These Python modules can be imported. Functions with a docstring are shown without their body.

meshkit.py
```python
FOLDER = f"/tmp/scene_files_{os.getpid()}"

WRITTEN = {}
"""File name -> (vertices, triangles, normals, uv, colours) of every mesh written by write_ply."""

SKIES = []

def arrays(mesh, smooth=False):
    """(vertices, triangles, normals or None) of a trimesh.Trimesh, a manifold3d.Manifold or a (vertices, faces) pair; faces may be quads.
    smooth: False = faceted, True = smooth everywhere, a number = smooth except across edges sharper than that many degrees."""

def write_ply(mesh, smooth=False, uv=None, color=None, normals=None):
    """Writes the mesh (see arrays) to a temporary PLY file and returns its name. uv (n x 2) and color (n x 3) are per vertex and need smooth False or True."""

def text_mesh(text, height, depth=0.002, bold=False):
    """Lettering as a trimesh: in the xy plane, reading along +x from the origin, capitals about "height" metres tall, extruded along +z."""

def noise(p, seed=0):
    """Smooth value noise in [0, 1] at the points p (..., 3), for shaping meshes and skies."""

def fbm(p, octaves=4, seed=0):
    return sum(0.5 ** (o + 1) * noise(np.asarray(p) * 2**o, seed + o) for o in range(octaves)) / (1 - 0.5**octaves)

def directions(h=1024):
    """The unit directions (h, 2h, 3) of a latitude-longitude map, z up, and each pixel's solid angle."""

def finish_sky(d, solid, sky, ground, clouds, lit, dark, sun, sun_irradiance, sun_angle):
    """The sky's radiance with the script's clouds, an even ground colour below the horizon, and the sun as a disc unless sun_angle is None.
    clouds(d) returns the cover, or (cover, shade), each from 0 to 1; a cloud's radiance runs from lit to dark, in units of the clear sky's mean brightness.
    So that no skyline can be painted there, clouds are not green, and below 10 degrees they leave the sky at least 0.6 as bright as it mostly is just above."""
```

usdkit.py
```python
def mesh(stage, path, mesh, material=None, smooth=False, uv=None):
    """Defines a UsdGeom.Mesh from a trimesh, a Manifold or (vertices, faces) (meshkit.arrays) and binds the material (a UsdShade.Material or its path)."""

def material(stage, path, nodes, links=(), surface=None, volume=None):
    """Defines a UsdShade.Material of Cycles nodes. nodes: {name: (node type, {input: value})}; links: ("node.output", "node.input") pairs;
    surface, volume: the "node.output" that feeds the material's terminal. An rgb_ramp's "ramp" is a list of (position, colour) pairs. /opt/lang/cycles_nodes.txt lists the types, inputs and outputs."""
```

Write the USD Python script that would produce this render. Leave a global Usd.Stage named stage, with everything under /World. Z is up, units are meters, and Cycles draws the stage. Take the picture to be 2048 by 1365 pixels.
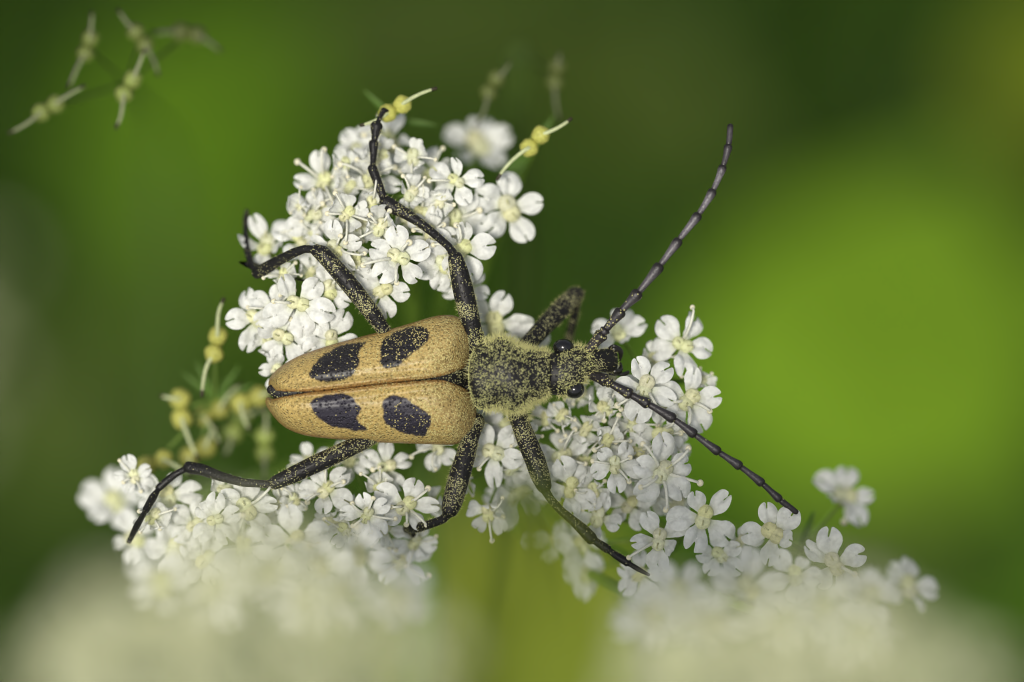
import math, numpy as np, trimesh, shapely, manifold3d as m3, usdkit, meshkit
from scipy.spatial import Delaunay
from scipy.interpolate import interp1d, PchipInterpolator
from shapely.geometry import Polygon, Point, LineString
from pxr import Usd, UsdGeom, UsdLux, UsdShade, Sdf, Gf, Vt

stage = Usd.Stage.CreateInMemory()
UsdGeom.SetStageUpAxis(stage, 'Z')
UsdGeom.SetStageMetersPerUnit(stage, 1.0)
UsdGeom.Xform.Define(stage, '/World')
UsdGeom.Scope.Define(stage, '/World/Looks')

# ------------------------------------------------------------------ camera, sky, sun, exposure
UNIT = 24e-6                    # metres of one modelling unit
FOCUS = 0.30                    # camera to beetle
PITCH = math.radians(60)        # looking down
P0 = np.array([0.0, 0.0, 0.62]) # the beetle's middle
RIGHT = np.array([1.0, 0, 0])
UP = np.array([0, math.sin(PITCH), math.cos(PITCH)])
BACK = np.array([0, -math.cos(PITCH), math.sin(PITCH)])
EXPOSURE = 1.24
SUN_EL, SUN_AZ = math.radians(56), math.radians(196)   # azimuth from +y, clockwise
SUN = np.array([math.cos(SUN_EL) * math.sin(SUN_AZ), math.cos(SUN_EL) * math.cos(SUN_AZ), math.sin(SUN_EL)])

cam = UsdGeom.Camera.Define(stage, '/World/camera')
eye = P0 + BACK * FOCUS
M = Gf.Matrix4d(*RIGHT, 0, *UP, 0, *BACK, 0, *eye, 1)
cam.AddTransformOp().Set(M)
cam.CreateHorizontalApertureAttr(36.0)
cam.CreateVerticalApertureAttr(24.0)
cam.CreateFocalLengthAttr(36.0 * FOCUS / (2048 * UNIT))
cam.CreateFStopAttr(15.5)
cam.CreateFocusDistanceAttr(FOCUS - 20 * UNIT)
cam.CreateClippingRangeAttr(Gf.Vec2f(0.02, 1000.0))
cam.CreateExposureAttr(EXPOSURE)

usdkit.material(stage, '/World/Looks/sky', {
    's': ('sky_texture', {'sky_type': 'single_scattering', 'sun_disc': False, 'sun_elevation': SUN_EL, 'sun_rotation': SUN_AZ, 'aerosol_density': 3.0}),
    'tc': ('texture_coordinate', {}), 'n': ('noise_texture', {'scale': 3.0, 'detail': 5.0}),          # thin bright cloud over the whole sky
    'r': ('map_range', {'from_min': 0.35, 'from_max': 0.65, 'to_min': 0.45, 'to_max': 0.2, 'clamp': True}),
    'h': ('hsv', {}), 'b': ('background_shader', {'strength': 0.05})},
    [('tc.generated', 'n.vector'), ('n.fac', 'r.value'), ('r.result', 'h.saturation'), ('s.color', 'h.color'), ('h.color', 'b.color')], surface='b.background')
dome = UsdLux.DomeLight.Define(stage, '/World/sky')
UsdShade.MaterialBindingAPI.Apply(dome.GetPrim()).Bind(UsdShade.Material.Get(stage, '/World/Looks/sky'))
dome.GetPrim().SetCustomDataByKey('kind', 'structure')
sun = UsdLux.DistantLight.Define(stage, '/World/sun')
sun.CreateIntensityAttr(0.40)
sun.CreateAngleAttr(10.0)
sun.CreateColorAttr(Gf.Vec3f(1.0, 0.95, 0.84))
sun.GetPrim().CreateAttribute('inputs:normalize', Sdf.ValueTypeNames.Bool).Set(True)
zax = SUN; xax = np.cross([0, 0, 1.0], zax); xax /= np.linalg.norm(xax); yax = np.cross(zax, xax)
sun.AddTransformOp().Set(Gf.Matrix4d(*xax, 0, *yax, 0, *zax, 0, 0, 0, 3, 1))

# ------------------------------------------------------------------ helpers
ROT = np.stack([RIGHT, UP, BACK])          # local rows to world
ROOT = Sdf.Path('/World')
DIST = FOCUS / UNIT
rng = np.random.default_rng(7)

def L(x, y, w=0.0):
    """A point seen at (x, y) of the 2048-wide frame, w units nearer than the focus, in the local frame (right, up, back)."""
    k = (DIST - w) / DIST
    return np.array([(x - 1024) * k, (682.5 - y) * k, w])

def world(p):
    return P0 + (np.asarray(p) @ ROT) * UNIT
def local(p):
    return ((np.asarray(p) - P0) @ ROT.T) / UNIT
DOWN = np.array([0, 0, -1.0]) @ ROT.T      # straight down, in the local frame

used = {}
def child(parent, name):
    key = (str(parent), name)
    n = used.get(key, -1) + 1
    used[key] = n
    return f'{parent}/{name}' + (f'_{n:03d}' if n else '')

def look(name): return '/World/Looks/' + name
ORIGIN = {}
def put(parent, name, mesh, mat, smooth=True, tint=None, label=None, kind=None):
    """One Mesh prim under parent; vertices in the local frame."""
    path = child(parent, name)
    v, f = (mesh.vertices, mesh.faces) if hasattr(mesh, 'vertices') else mesh
    top = '/'.join(str(parent).split('/')[:3])
    w = world(v) - ORIGIN.get(top, np.zeros(3))
    m = usdkit.mesh(stage, path, (w, np.asarray(f)), look(mat), smooth=smooth)
    if tint is not None:
        t = np.broadcast_to(np.asarray(tint, np.float32), (len(w), 3)) if np.ndim(tint) == 1 else np.asarray(tint, np.float32)
        UsdGeom.PrimvarsAPI(m).CreatePrimvar('tint', Sdf.ValueTypeNames.Color3fArray, 'vertex').Set(Vt.Vec3fArray.FromNumpy(np.ascontiguousarray(t, dtype=np.float32)))
    if label: m.GetPrim().SetCustomDataByKey('label', label)
    if kind: m.GetPrim().SetCustomDataByKey('kind', kind)
    return path

def thing(name, label, cat, origin, group=None):
    path = child('/World', name)
    x = UsdGeom.Xform.Define(stage, path)
    x.AddTranslateOp().Set(Gf.Vec3d(*map(float, origin)))
    ORIGIN[path] = np.asarray(origin, float)
    p = x.GetPrim()
    p.SetCustomDataByKey('label', label); p.SetCustomDataByKey('category', cat)
    if group: p.SetCustomDataByKey('group', group)
    return path

def unit(v):
    v = np.asarray(v, float); return v / (np.linalg.norm(v) + 1e-12)

def frame(n, spin=0.0):
    n = unit(n)
    a = np.cross([0, 1.0, 0] if abs(n[1]) < 0.9 else [1.0, 0, 0], n); a = unit(a)
    b = np.cross(n, a)
    c, s = math.cos(spin), math.sin(spin)
    return np.stack([c * a + s * b, -s * a + c * b, n])

def tube(pts, radii, sides=8, cap=True):
    """A closed tapering tube along points (one surface)."""
    p = np.asarray(pts, float); n = len(p)
    r = np.broadcast_to(np.asarray(radii, float), (n,))
    t = np.gradient(p, axis=0); t /= np.linalg.norm(t, axis=1, keepdims=True) + 1e-12
    a = np.zeros_like(p); a[0] = frame(t[0])[0]
    for i in range(1, n):
        q = a[i - 1] - t[i] * (a[i - 1] @ t[i]); a[i] = unit(q)
    b = np.cross(t, a)
    ang = np.arange(sides) * 2 * math.pi / sides
    v = p[:, None] + r[:, None, None] * (np.cos(ang)[None, :, None] * a[:, None] + np.sin(ang)[None, :, None] * b[:, None])
    v = v.reshape(-1, 3); f = []
    for i in range(n - 1):
        for j in range(sides):
            k = (j + 1) % sides
            A, B, C, D = i * sides + j, i * sides + k, (i + 1) * sides + k, (i + 1) * sides + j
            f += [[A, B, C], [A, C, D]]
    if cap:
        v = np.vstack([v, p[0] - t[0] * r[0] * 0.6, p[-1] + t[-1] * r[-1] * 0.6])
        for j in range(sides):
            k = (j + 1) % sides
            f.append([len(v) - 2, k, j]); f.append([len(v) - 1, (n - 1) * sides + j, (n - 1) * sides + k])
    return v, np.array(f)

def curve(pts, n=12):
    p = np.asarray(pts, float)
    d = np.r_[0, np.cumsum(np.linalg.norm(np.diff(p, axis=0), axis=1))]
    s = np.linspace(0, d[-1], n)
    return np.stack([PchipInterpolator(d, p[:, k])(s) for k in range(3)], 1)

def join(parts):
    vs, fs, ts, at = [], [], [], 0
    for (v, f), t in parts:
        vs.append(v); fs.append(np.asarray(f) + at); at += len(v)
        ts.append(np.broadcast_to(np.asarray(t, float), (len(v), 3)))
    return (np.vstack(vs), np.vstack(fs)), np.vstack(ts)

ICO = {k: trimesh.creation.icosphere(k) for k in (0, 1, 2, 3)}
def ball(c, r, sub=1, axes=None):
    v = np.array(ICO[sub].vertices) * np.asarray(r, float)
    if axes is not None: v = v @ axes
    return v + c, np.array(ICO[sub].faces)

def dense(poly, step):
    """A triangulated polygon with interior points."""
    ring = np.array(poly.exterior.segmentize(step).coords)[:-1]
    x0, y0, x1, y1 = poly.bounds
    gx, gy = np.meshgrid(np.arange(x0, x1, step), np.arange(y0, y1, step * 0.87))
    gx = gx + (np.arange(gy.shape[0]) % 2)[:, None] * step / 2
    g = np.stack([gx.ravel(), gy.ravel()], 1)
    inner = shapely.contains_xy(poly.buffer(-step * 0.55), g[:, 0], g[:, 1])
    p = np.vstack([ring, g[inner]])
    t = Delaunay(p).simplices
    c = p[t].mean(1)
    t = t[shapely.contains_xy(poly, c[:, 0], c[:, 1])]
    a, b, c = p[t[:, 0]], p[t[:, 1]], p[t[:, 2]]
    cr = (b[:, 0] - a[:, 0]) * (c[:, 1] - a[:, 1]) - (b[:, 1] - a[:, 1]) * (c[:, 0] - a[:, 0])
    t = t[np.abs(cr) > 1e-9]; cr = cr[np.abs(cr) > 1e-9]
    t[cr < 0] = t[cr < 0][:, ::-1]
    return p, t, len(ring)

# ------------------------------------------------------------------ materials
def simple(name, color, rough=0.5, spec=0.5, **kw):
    usdkit.material(stage, look(name), {'p': ('principled_bsdf', {'base_color': color, 'roughness': rough, 'specular_ior_level': spec, **kw})}, [], surface='p.BSDF')

def leafy(name, rough=0.5, trans=0.25, boost=1.2, spec=0.3, noise_scale=3000., amount=0.25, bump=0.0):
    """Thin plant tissue coloured by the mesh's tint."""
    usdkit.material(stage, look(name), {
        'a': ('attribute', {'attribute': 'tint'}), 'g': ('geometry', {}),
        'n': ('noise_texture', {'scale': noise_scale, 'detail': 3.0}),
        'r': ('map_range', {'from_min': 0.3, 'from_max': 0.7, 'to_min': 1.0 - amount, 'to_max': 1.0 + amount * 0.4}),
        'm': ('vector_math', {'math_type': 'scale'}),
        'k': ('vector_math', {'math_type': 'scale', 'scale': boost}),
        'u': ('bump', {'strength': bump, 'distance': 8e-5}),
        'p': ('principled_bsdf', {'roughness': rough, 'specular_ior_level': spec}),
        't': ('translucent_bsdf', {}), 'x': ('mix_closure', {'fac': trans})},
        [('g.position', 'n.vector'), ('n.fac', 'r.value'), ('a.vector', 'm.vector1'), ('r.result', 'm.scale'), ('m.vector', 'p.base_color'), ('n.fac', 'u.height'), ('u.normal', 'p.normal'),
         ('m.vector', 'k.vector1'), ('k.vector', 't.color'), ('p.BSDF', 'x.closure1'), ('t.BSDF', 'x.closure2')], surface='x.closure')

leafy('petal', rough=0.55, trans=0.30, boost=1.0, spec=0.25, noise_scale=5000., amount=0.12, bump=0.6)
leafy('flower_green', rough=0.5, trans=0.12, boost=1.2, spec=0.3, noise_scale=6000., amount=0.25, bump=0.4)
leafy('leaf', rough=0.5, trans=0.35, boost=1.3, spec=0.25, noise_scale=120., amount=0.35)

# wing cases: pigment from the mesh, punctures as bump, yellow pollen dust as fine specks
def cuticle(name, rough, spec, pit_scale, pit, dust_scale, dust_size, dust_color, dust_gain=1.0, base=None, coat=0.0):
    """Beetle shell: base colour (or the mesh's tint), pitted bump, and specks of pollen whose cover follows the mesh's dust amount."""
    nodes = {'g': ('geometry', {}),
        'pit': ('voronoi_texture', {'scale': pit_scale, 'feature': 'f1'}),
        'pr': ('map_range', {'from_min': 0.0, 'from_max': 0.45, 'to_min': 0.0, 'to_max': 1.0, 'clamp': True}),
        'dv': ('voronoi_texture', {'scale': dust_scale, 'feature': 'f1'}),
        'sp': ('separate_color', {}), 'du': ('attribute', {'attribute': 'dust'}),
        'dn': ('noise_texture', {'scale': dust_scale * 0.09, 'detail': 3.0}),
        'dm': ('math', {'math_type': 'multiply'}), 'dr': ('map_range', {'from_min': 0.38, 'from_max': 0.62, 'to_min': 0.35, 'to_max': 1.5, 'clamp': True}),
        'on': ('math', {'math_type': 'less_than'}), 'near': ('math', {'math_type': 'less_than', 'value2': dust_size}),
        'both': ('math', {'math_type': 'multiply'}),
        'c': ('mix', {'color2': dust_color}), 'hgt': ('math', {'math_type': 'multiply_add', 'value2': 1.2}),
        'ro': ('mix_float', {'a': rough, 'b': 0.85}),
        'b': ('bump', {'strength': 1.0, 'distance': pit}),
        'p': ('principled_bsdf', {'specular_ior_level': spec, 'coat_weight': coat, 'coat_roughness': 0.25})}
    links = [('g.position', 'pit.vector'), ('pit.distance', 'pr.value'), ('g.position', 'dv.vector'), ('dv.color', 'sp.color'), ('g.position', 'dn.vector'), ('dn.fac', 'dr.value'),
        ('du.fac', 'dm.value1'), ('dr.result', 'dm.value2'), ('sp.r', 'on.value1'), ('dm.value', 'on.value2'), ('dv.distance', 'near.value1'), ('on.value', 'both.value1'), ('near.value', 'both.value2'),
        ('both.value', 'c.fac'), ('both.value', 'ro.fac'), ('both.value', 'hgt.value1'), ('pr.result', 'hgt.value3'), ('hgt.value', 'b.height'), ('b.normal', 'p.normal'), ('ro.result', 'p.roughness'), ('c.color', 'p.base_color')]
    if base is None:
        nodes['pd'] = ('map_range', {'from_min': 0.0, 'from_max': 0.34, 'to_min': 0.32, 'to_max': 1.0, 'clamp': True}); nodes['pm'] = ('math', {'math_type': 'multiply'})
        links += [('pit.distance', 'pd.value'), ('pd.result', 'pm.value1'), ('tr.result', 'pm.value2'), ('pm.value', 'ts.scale')]
        nodes['t'] = ('attribute', {'attribute': 'tint'}); nodes['tn'] = ('noise_texture', {'scale': 9000.0, 'detail': 4.0})
        nodes['tr'] = ('map_range', {'from_min': 0.3, 'from_max': 0.7, 'to_min': 0.60, 'to_max': 1.20}); nodes['ts'] = ('vector_math', {'math_type': 'scale'})
        links += [('t.vector', 'ts.vector1'), ('g.position', 'tn.vector'), ('tn.fac', 'tr.value'), ('ts.vector', 'c.color1')]
    else:
        nodes['c'][1]['color1'] = base
    usdkit.material(stage, look(name), nodes, links, surface='p.BSDF')

cuticle('wing_case', 0.48, 0.38, 6800., 6.0e-5, 14500., 0.46, (0.54, 0.46, 0.19), coat=0.05)
cuticle('black_shell', 0.46, 0.24, 6500., 2.5e-5, 16500., 0.52, (0.34, 0.33, 0.165), base=(0.009, 0.0085, 0.009))
cuticle('antenna_shell', 0.45, 0.5, 8000., 1.2e-5, 11000., 0.44, (0.45, 0.42, 0.18))
simple('eye_gloss', (0.006, 0.006, 0.007), 0.12, 0.6)
simple('pollen', (0.46, 0.46, 0.20), 0.8, 0.2)
simple('hair', (0.58, 0.56, 0.25), 0.6, 0.3)
simple('jaw', (0.008, 0.007, 0.006), 0.25, 0.5)

def dusted(path, values):
    UsdGeom.PrimvarsAPI(stage.GetPrimAtPath(path)).CreatePrimvar('dust', Sdf.ValueTypeNames.FloatArray, 'vertex').Set(Vt.FloatArray.FromNumpy(np.ascontiguousarray(values, dtype=np.float32)))

# ------------------------------------------------------------------ the ground and the meadow behind
def wmesh(name, v, f, mat, kind, tint=None, smooth=True, extra=None):
    path = child('/World', name)
    m = usdkit.mesh(stage, path, (np.asarray(v, float), np.asarray(f)), look(mat), smooth=smooth)
    if tint is not None:
        UsdGeom.PrimvarsAPI(m).CreatePrimvar('tint', Sdf.ValueTypeNames.Color3fArray, 'vertex').Set(Vt.Vec3fArray.FromNumpy(np.ascontiguousarray(np.broadcast_to(tint, (len(v), 3)), dtype=np.float32)))
    m.GetPrim().SetCustomDataByKey('kind', kind)
    for k, t in (extra or {}).items(): m.GetPrim().SetCustomDataByKey(k, t)
    return path

usdkit.material(stage, look('soil'), {
    'g': ('geometry', {}), 'n': ('noise_texture', {'scale': 14.0, 'detail': 5.0}),
    'r': ('rgb_ramp', {'ramp': [(0.3, (0.022, 0.035, 0.006)), (0.55, (0.040, 0.062, 0.008)), (0.75, (0.055, 0.060, 0.015))]}),
    'p': ('principled_bsdf', {'roughness': 0.9})}, [('g.position', 'n.vector'), ('n.fac', 'r.fac'), ('r.color', 'p.base_color')], surface='p.BSDF')
gx = np.concatenate([-np.geomspace(120, 1.2, 9), np.linspace(-1, 1, 21), np.geomspace(1.2, 120, 9)])
GX, GY = np.meshgrid(gx, gx)
GZ = (meshkit.fbm(np.stack([GX * 2, GY * 2, 0 * GX], -1), 3) - 0.5) * 0.04 - 0.015
n = len(gx); idx = np.arange(n * n).reshape(n, n)
quads = np.stack([idx[:-1, :-1], idx[:-1, 1:], idx[1:, 1:], idx[1:, :-1]], -1).reshape(-1, 4)
wmesh('ground', np.stack([GX, GY, GZ], -1).reshape(-1, 3), np.vstack([quads[:, [0, 1, 2]], quads[:, [0, 2, 3]]]), 'soil', 'structure')

def leaf_mesh(length, width, fold=0.25, droop=0.25, n=9, wave=0.0, seed=0):
    """An ovate leaf along +x, upper side +z."""
    u = np.linspace(0, 1, n); s = np.linspace(-1, 1, 7)
    prof = width / 2 * np.sin(np.pi * u ** 0.75) ** 0.9 * (1 - 0.15 * u) + 1e-4 * length
    X = np.repeat(u[:, None] * length, 7, 1); Y = prof[:, None] * s[None]
    Z = fold * np.abs(Y) - droop * length * u[:, None] ** 2 + wave * length * np.sin(u[:, None] * 17 + seed) * np.abs(s)[None]
    idx = np.arange(n * 7).reshape(n, 7)
    q = np.stack([idx[:-1, :-1], idx[1:, :-1], idx[1:, 1:], idx[:-1, 1:]], -1).reshape(-1, 4)
    return np.stack([X, Y, Z], -1).reshape(-1, 3), np.vstack([q[:, [0, 1, 2]], q[:, [0, 2, 3]]])

# low growth over the ground: blades and small leaves, one mass
gr = np.random.default_rng(3)
parts = []
cx0 = world(L(1024, 682, -0.66 / UNIT))
for i in range(5200):
    x, y = cx0[0] + gr.uniform(-0.34, 0.34), cx0[1] + gr.uniform(-0.36, 0.40)
    h = gr.uniform(0.01, 0.10) * (0.5 + meshkit.noise(np.array([x * 9, y * 9, 0.0])))
    shade = meshkit.fbm(np.array([x * 11 + 3, y * 11, 1.0]), 2)
    c = np.array([0.041, 0.094, 0.0045]) * (0.45 + 1.3 * shade) * gr.uniform(0.75, 1.25)
    if meshkit.noise(np.array([x * 7, y * 7, 9.0])) > 0.62: c = c * np.array([1.35, 0.95, 1.3])
    if gr.random() < 0.45:
        v, f = leaf_mesh(gr.uniform(0.05, 0.13), gr.uniform(0.003, 0.006), 0.3, 0.35, 6)
        tilt = gr.uniform(0.5, 1.35)
    else:
        v, f = leaf_mesh(gr.uniform(0.018, 0.045), gr.uniform(0.012, 0.026), 0.3, 0.3, 6)
        tilt = gr.uniform(-0.2, 0.6)
    R = trimesh.transformations.euler_matrix(gr.uniform(-0.4, 0.4), -tilt, gr.uniform(0, 6.283), 'sxyz')[:3, :3]
    parts.append(((v @ R.T + [x, y, h * 0.5], f), c))
(gv, gf), gt = join(parts)
wmesh('meadow_undergrowth', gv, gf, 'leaf', 'stuff', gt, extra={'label': 'blurred dark green grass and low leaves far below the flowers', 'category': 'undergrowth'})

def leafy_plant(label, spots, group=None):
    """A plant of the meadow with its stem and broad leaves. spots: (x, y, depth in mm, length mm, width mm, tint, turn, lean)."""
    ps = [world(L(x, y, -d / 1000 / UNIT)) for x, y, d, *_ in spots]
    foot = np.mean(ps, axis=0) + [0.0, 0.03, 0]; foot[2] = 0.0
    top = np.mean(ps, axis=0) + [0, 0.02, -0.02]
    t = thing('leafy_plant', label, 'plant', foot, group)
    st = curve([local(foot + [0, 0, -0.01]), local((foot + top) / 2 + [0.004, 0.003, 0]), local(top)], 8)
    put(t, 'stem', tube(st, np.linspace(0.0016, 0.0009, 8) / UNIT, 7), 'flower_green', tint=(0.07, 0.12, 0.02))
    for p, (x, y, d, ln, wd, tint, turn, lean) in zip(ps, spots):
        v, f = leaf_mesh(ln / 1000, wd / 1000, 0.18, 0.22, 12, 0.012, seed=x)
        R = trimesh.transformations.euler_matrix(0.0, -lean, math.radians(turn), 'sxyz')[:3, :3]
        mid = np.array([ln / 2000, 0, -0.05 * ln / 1000])
        v = (v - mid) @ R.T + p
        base = (np.array([0, 0, 0]) - mid) @ R.T + p
        lf = put(t, 'leaf', (local(v), f), 'leaf', tint=tint)
        pet = curve([local(top - [0, 0, 0.004]), local((top + base) / 2 + [0, 0, 0.004]), local(base)], 7)
        put(t, 'petiole', tube(pet, np.linspace(0.0008, 0.0006, 7) / UNIT, 6), 'flower_green', tint=(0.08, 0.14, 0.02))
    return t

BRIGHT, GREEN, OLIVE, YEL = (0.205, 0.365, 0.017), (0.135, 0.29, 0.010), (0.046, 0.075, 0.008), (0.14, 0.19, 0.008)
def sized(rows): return [(x, y, d, ln * 0.024 * (300 + d) / 300, wd * 0.024 * (300 + d) / 300, *rest) for x, y, d, ln, wd, *rest in rows]
leafy_plant('broad leafy plant with big bright yellow-green leaves blurred right of the long antenna', sized([
    (1780, 640, 340, 960, 760, BRIGHT, 70, 0.1), (2010, 660, 350, 760, 560, (0.15, 0.27, 0.014), 20, 0.0), (1540, 880, 380, 900, 640, GREEN, 200, 0.1), (1860, 960, 390, 1000, 600, (0.115, 0.25, 0.010), -40, 0.1)]))
leafy_plant('blurred yellow leaf plant in the upper right corner of the picture', sized([
    (2110, 120, 300, 520, 380, YEL, 80, 0.1)]))
leafy_plant('blurred dull olive plant above the middle of the flower head', sized([
    (960, 70, 330, 760, 420, OLIVE, 10, 0.1), (1260, 190, 340, 640, 420, (0.058, 0.092, 0.010), -30, 0.1)]))
leafy_plant('blurred mid green leafy plant left of the black hind feet', sized([
    (450, 200, 340, 760, 520, (0.085, 0.175, 0.005), 60, 0.1), (400, 560, 370, 560, 400, (0.07, 0.13, 0.008), 190, 0.1), (90, 800, 360, 560, 380, (0.075, 0.115, 0.018), 100, 0.1)]))
leafy_plant('blurred yellowish green plant low between the two pale foreground flower heads', sized([
    (1040, 1270, 250, 760, 620, (0.22, 0.27, 0.026), 80, 0.1), (950, 1080, 270, 480, 360, (0.16, 0.21, 0.035), 120, 0.1)]))
leafy_plant('pale yellow-green leaf close to the lens, blurred between the two pale foreground flower heads', sized([
    (1060, 1430, -70, 1000, 400, (0.16, 0.205, 0.018), 88, 0.35)]))
leafy_plant('blurred dark green plant in the lower right corner', sized([
    (1960, 1240, 330, 460, 320, (0.06, 0.13, 0.008), 70, 0.1), (1800, 1080, 360, 520, 360, (0.085, 0.13, 0.025), 20, 0.1)]))

# ------------------------------------------------------------------ florets
def petal_shape(seed, curl=0.0):
    r = np.random.default_rng(seed)
    yo = 0.17
    ry = 0.345 * r.uniform(0.92, 1.06)
    a = shapely.affinity.scale(Point(0.66, 0).buffer(1.0, 20), 0.335 * r.uniform(0.95, 1.04), ry, origin=(0.66, 0))
    wedge = Polygon([(0.16, -0.06), (0.16, 0.06), (0.56, ry * 0.94), (0.70, 0.1), (0.70, -0.1), (0.56, -ry * 0.94)])
    off, wd = r.normal(0, 0.03), r.uniform(0.6, 1.6)
    notch = Polygon([(1.1, off - 0.11 * wd), (1.1, off + 0.11 * wd), (0.92, off + 0.05 * wd), (0.76, 0.04), (0.70, 0.0), (0.76, -0.04), (0.92, off - 0.05 * wd)])
    poly = a.union(wedge).difference(notch).buffer(-0.035).buffer(0.05)
    if poly.geom_type != 'Polygon': poly = max(poly.geoms, key=lambda g: g.area)
    p, t, _ = dense(poly.simplify(0.006), 0.075)
    x, y = p[:, 0], p[:, 1]
    lobe = np.clip(1 - ((x - 0.66) / 0.34) ** 2 - ((np.abs(y) - yo) / 0.24) ** 2, 0, 1)
    z = 0.11 * lobe + 0.34 * (x - 0.16) - (0.42 + r.uniform(-0.12, 0.2)) * (x - 0.16) ** 2 - 0.05 * np.exp(-(y / 0.05) ** 2) * (x > 0.3)
    z += 0.08 * r.normal() * y + 0.17 * (meshkit.noise(np.stack([x * 4, y * 4, 0 * x + seed], 1)) - 0.5)
    v = np.stack([x, y, z], 1)
    if curl:    # young petals bend up and inwards
        ang = curl * np.clip(x - 0.2, 0, 1) ** 1.2
        v = np.stack([0.2 + (x - 0.2) * np.sinc(ang / np.pi) * np.cos(ang * 0.5), y * (1 - 0.35 * np.clip(x, 0, 1)), z + (x - 0.2) * np.sin(ang * 0.8)], 1)
    # the little tongue that folds in at the notch
    k = len(v); zc = v[np.argmin((x - 0.70) ** 2 + y ** 2), 2]
    tongue = np.array([[0.71, -0.035, zc], [0.71, 0.035, zc], [0.69, 0.0, zc + 0.10], [0.63, -0.02, zc + 0.12], [0.63, 0.02, zc + 0.12]])
    if not curl:
        v = np.vstack([v, tongue]); t = np.vstack([t, [[k, k + 1, k + 2], [k + 2, k + 1, k + 4], [k + 2, k + 4, k + 3], [k, k + 2, k + 3]]])
    return v, t
OPEN = [petal_shape(s) for s in range(14)]
HALF = [petal_shape(60 + s, 0.5 + 0.13 * s) for s in range(6)]
YOUNG = [petal_shape(100 + s, 1.7 + 0.2 * s) for s in range(5)]
DISC_TINT, OVARY_TINT, STALK_TINT = np.array([0.62, 0.63, 0.40]), np.array([0.34, 0.38, 0.12]), np.array([0.20, 0.31, 0.06])

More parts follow.
